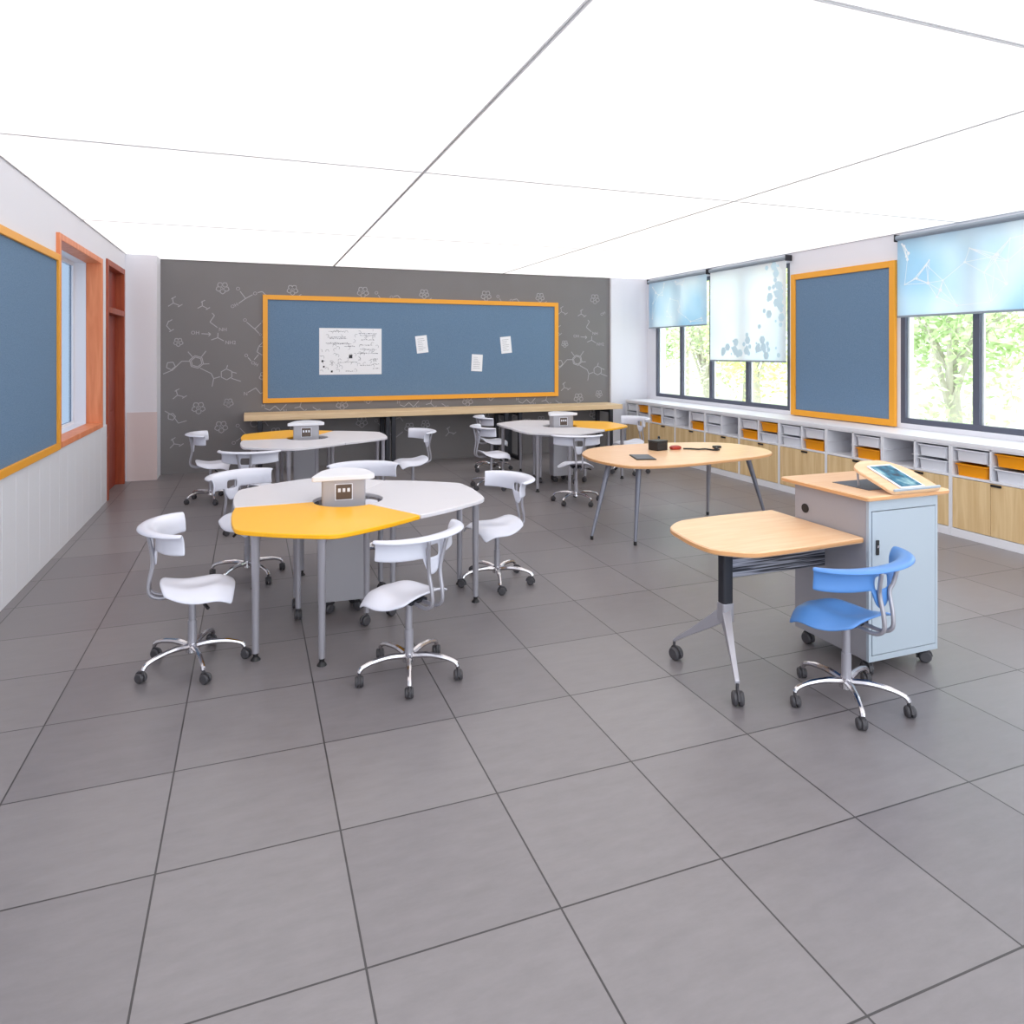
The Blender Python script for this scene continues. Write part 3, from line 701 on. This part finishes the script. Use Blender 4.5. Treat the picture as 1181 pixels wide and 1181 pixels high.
# podium
t=thing('podium','grey wheeled podium cabinet with beech top behind the blue chair','podium',(3.35,3.07,0))
ox,oy=3.35,3.07
x0,x1,y0,y1=3.09-ox,3.60-ox,2.80-oy,3.34-oy
m=MB(); m.box(x0,x1,y0+.018,y1,.088,.955); b=m.build('body','podium_side',t,bevel=.003)
m=MB(); m.box(x0,x0+.018,y0,y0+.018,.088,.955); m.box(x1-.018,x1,y0,y0+.018,.088,.955); m.box(x0+.018,x1-.018,y0,y0+.018,.895,.955); m.box(x0+.018,x1-.018,y0,y0+.018,.088,.12)
m.build('front_frame','podium',t,bevel=.0015)
d=bx('door','podium',x0+.022,x1-.022,y0-.002,y0+.016,.124,.891,t,bevel=.002)
m=MB(); m.box(x0+.045,x0+.065,y0-.010,y0-.002,.66,.74); m.build('lock_handle','black',d,bevel=.003)
m=MB(); m.box(x0+.048,x0+.062,y0-.013,y0-.010,.70,.712); m.build('lock','chrome',d,bevel=.002)
m=MB(); m.tube([(x0-.004,3.255-oy,.82),(x0+.004,3.255-oy,.82)],.027,20); m.build('cable_grommet','black',t,smooth=True)
ol=roundpoly([(3.045-ox,2.765-oy),(3.66-ox,2.765-oy),(3.69-ox,2.9-oy),(3.66-ox,3.42-oy),(3.05-ox,3.42-oy)],[.02,.03,.05,.04,.02],4)
top2('top_board',ol,.957,.983,t)
m=MB(); m.box(3.20-ox,3.50-ox,2.9-oy,3.16-oy,.983,.985); m.build('recess','slate',t)
# tilted reading board
tilt=math.atan2(.11,.30)
rb=D.objects.new('reading_board',None)
ob_pts=roundpoly([(-.18,0),(.18,0),(.18,.22),(.10,.325),(0,.34),(-.10,.335),(-.19,.27)],[.03,.02,.06,.06,.06,.06,.04],4)
m=MB(); m.prism(ob_pts,0,.018,.003); rb=top2.__globals__['MB'] and m.build('reading_board','beech',t,smooth=True)
rb.location=(3.385-ox,2.755-oy,.985); rb.rotation_euler=(tilt,0,0)
m=MB(); m.box(-.17,.17,-.0,.012,.018,.03); m.build('stop_ledge','podium',rb,bevel=.002)
m=MB()
for s in (-.13,.13): m.tube([(3.385-ox+s,3.02-oy,.983),(3.385-ox+s,3.03-oy,1.075)],.006,8)
m.build('prop_stay','silver',t,smooth=True)
for (x,y) in ((3.13,2.86),(3.55,2.86),(3.13,3.29),(3.55,3.29)):
    caster_mb(.034,.022,x-ox,y-oy,0,x*3+y,.015).build('caster','rubber',t,smooth=True)
# tablet on board
tt=thing('tablet','white bordered tablet with glowing blue screen on the tilted podium board','tablet',(3.375,2.755,.985)); tt.rotation_euler=(tilt,0,0)
m=MB(); m.prism(rrect(.09,.125,.012,3,0,.142),.0185,.026,.002); m.build('case','tray_white',tt,smooth=True)
bx('screen','screen',-.077,.077,.032,.252,.026,.0268,tt)
# ------------------------------------------------------------------ glowing panels added to the unseen ceiling as even fill light
n=0
CL=None
for r_,y in (('front row',.54),('second row',3.54),('third row',6.54),('rear row',9.54)):
    for cc,x in (('left',-.203),('middle',2.59),('right',5.383)):
        lb='large added fill light panel on the ceiling, %s of the %s'%(cc,r_)
        if CL is None:
            CL=thing('fill_ceiling_panel',lb,'added fill light',(x,y,CZ),0,'fill light panels added to the ceiling')
            a,b,e=1.392,1.496,.010; m=MB(); m.box(-a,a,-b,-b+e,-.022,0); m.box(-a,a,b-e,b,-.022,0); m.box(-a,-a+e,-b+e,b-e,-.022,0); m.box(a-e,a,-b+e,b-e,-.022,0); m.build('frame','ceiling',CL)
            bx('fill_surface','fill_glow',-a+e,a-e,-b+e,b-e,-.02,-.004,CL)
        else: dup(CL,None,(x,y,CZ),0,lb)
# ------------------------------------------------------------------ outside
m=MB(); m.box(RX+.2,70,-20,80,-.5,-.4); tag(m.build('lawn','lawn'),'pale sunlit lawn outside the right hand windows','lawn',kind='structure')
def tree(x,y,h,r,leaf,label,seed,n=3600,ls=.095):
    t=thing('tree',label,'tree',(x,y,-.4),0,'trees outside the windows'); R=random.Random(seed)
    m=MB(); th=h*.42
    m.tube([(0,0,0),(.05,.03,th*.5),(0,.08,th)],[.16,.12,.10],8)
    r=r*.92
    for k in range(9):
        a=2*PI*k/9+R.uniform(-.3,.3); m.tube([(0,.08,th*R.uniform(.5,1)),(math.cos(a)*r*.4,math.sin(a)*r*.4,th+h*.15),(math.cos(a)*r*.8,math.sin(a)*r*.8,h*R.uniform(.55,.8))],[.06,.04,.015],5)
    m.build('trunk','bark',t,smooth=True)
    m=MB(); cl=[(R.gauss(0,r*.45),R.gauss(0,r*.45),h*.62+R.gauss(0,h*.17)) for _ in range(26)]
    for k in range(n):
        c=cl[k%26]; p=Vector((c[0]+R.gauss(0,r*.24),c[1]+R.gauss(0,r*.24),max(.3,c[2]+R.gauss(0,r*.22))))
        q_=math.hypot(p.x,p.y)
        if q_>r: p.x*=r/q_*R.random()**.4; p.y*=r/q_*R.random()**.4
        p.z=min(p.z,h)
        a=Vector((R.gauss(0,1),R.gauss(0,1),R.gauss(0,1))).normalized(); b=a.orthogonal().normalized()
        s=ls*R.uniform(.6,1.2); m.poly([p-a*s,p-b*s*.5,p+a*s,p+b*s*.5])
    m.build('foliage',leaf,t)
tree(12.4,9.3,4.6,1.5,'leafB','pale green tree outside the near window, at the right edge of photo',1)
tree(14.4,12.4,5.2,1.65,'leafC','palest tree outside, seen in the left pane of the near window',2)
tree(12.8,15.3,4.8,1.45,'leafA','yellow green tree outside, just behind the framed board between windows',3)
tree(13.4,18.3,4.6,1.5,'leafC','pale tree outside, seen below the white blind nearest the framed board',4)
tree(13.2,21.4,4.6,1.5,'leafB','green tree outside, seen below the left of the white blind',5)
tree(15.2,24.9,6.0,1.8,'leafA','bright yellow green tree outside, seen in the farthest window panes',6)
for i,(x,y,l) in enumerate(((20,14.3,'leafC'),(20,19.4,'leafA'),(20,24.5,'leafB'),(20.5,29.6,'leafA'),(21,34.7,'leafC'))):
    tree(x,y,7,2.45,l,'bushy tree with haze-paled leaves in the back row outside, %s from the right'%ordn[i],20+i,4200,.15)
# ------------------------------------------------------------------ light, world, camera
w=D.worlds.new('World'); SC.world=w; w.use_nodes=True; nt=w.node_tree
bg=nt.nodes['Background']; bg.inputs['Color'].default_value=(.86,.93,1,1); bg.inputs['Strength'].default_value=2.9
sl=D.lights.new('sun','SUN'); sl.energy=2.2; sl.angle=math.radians(3); sl.color=(1,.96,.9)
so=D.objects.new('sun',sl); COL.objects.link(so); so.rotation_euler=Vector((.1,-.8,1.0)).to_track_quat('Z','Y').to_euler()
cam=D.cameras.new('camera'); co=D.objects.new('camera',cam); COL.objects.link(co); SC.camera=co
cam.sensor_width=36; cam.lens=36*800/1181; cam.shift_y=-184.5/1181; cam.clip_start=.05
co.location=(0,0,1.75); co.rotation_euler=(PI/2,0,-math.atan(300.5/800))
vs=SC.view_settings; vs.view_transform='Standard'; vs.look='None'; vs.gamma=1; vs.exposure=0.0
try: vs.use_curve_mapping=False
except Exception: pass
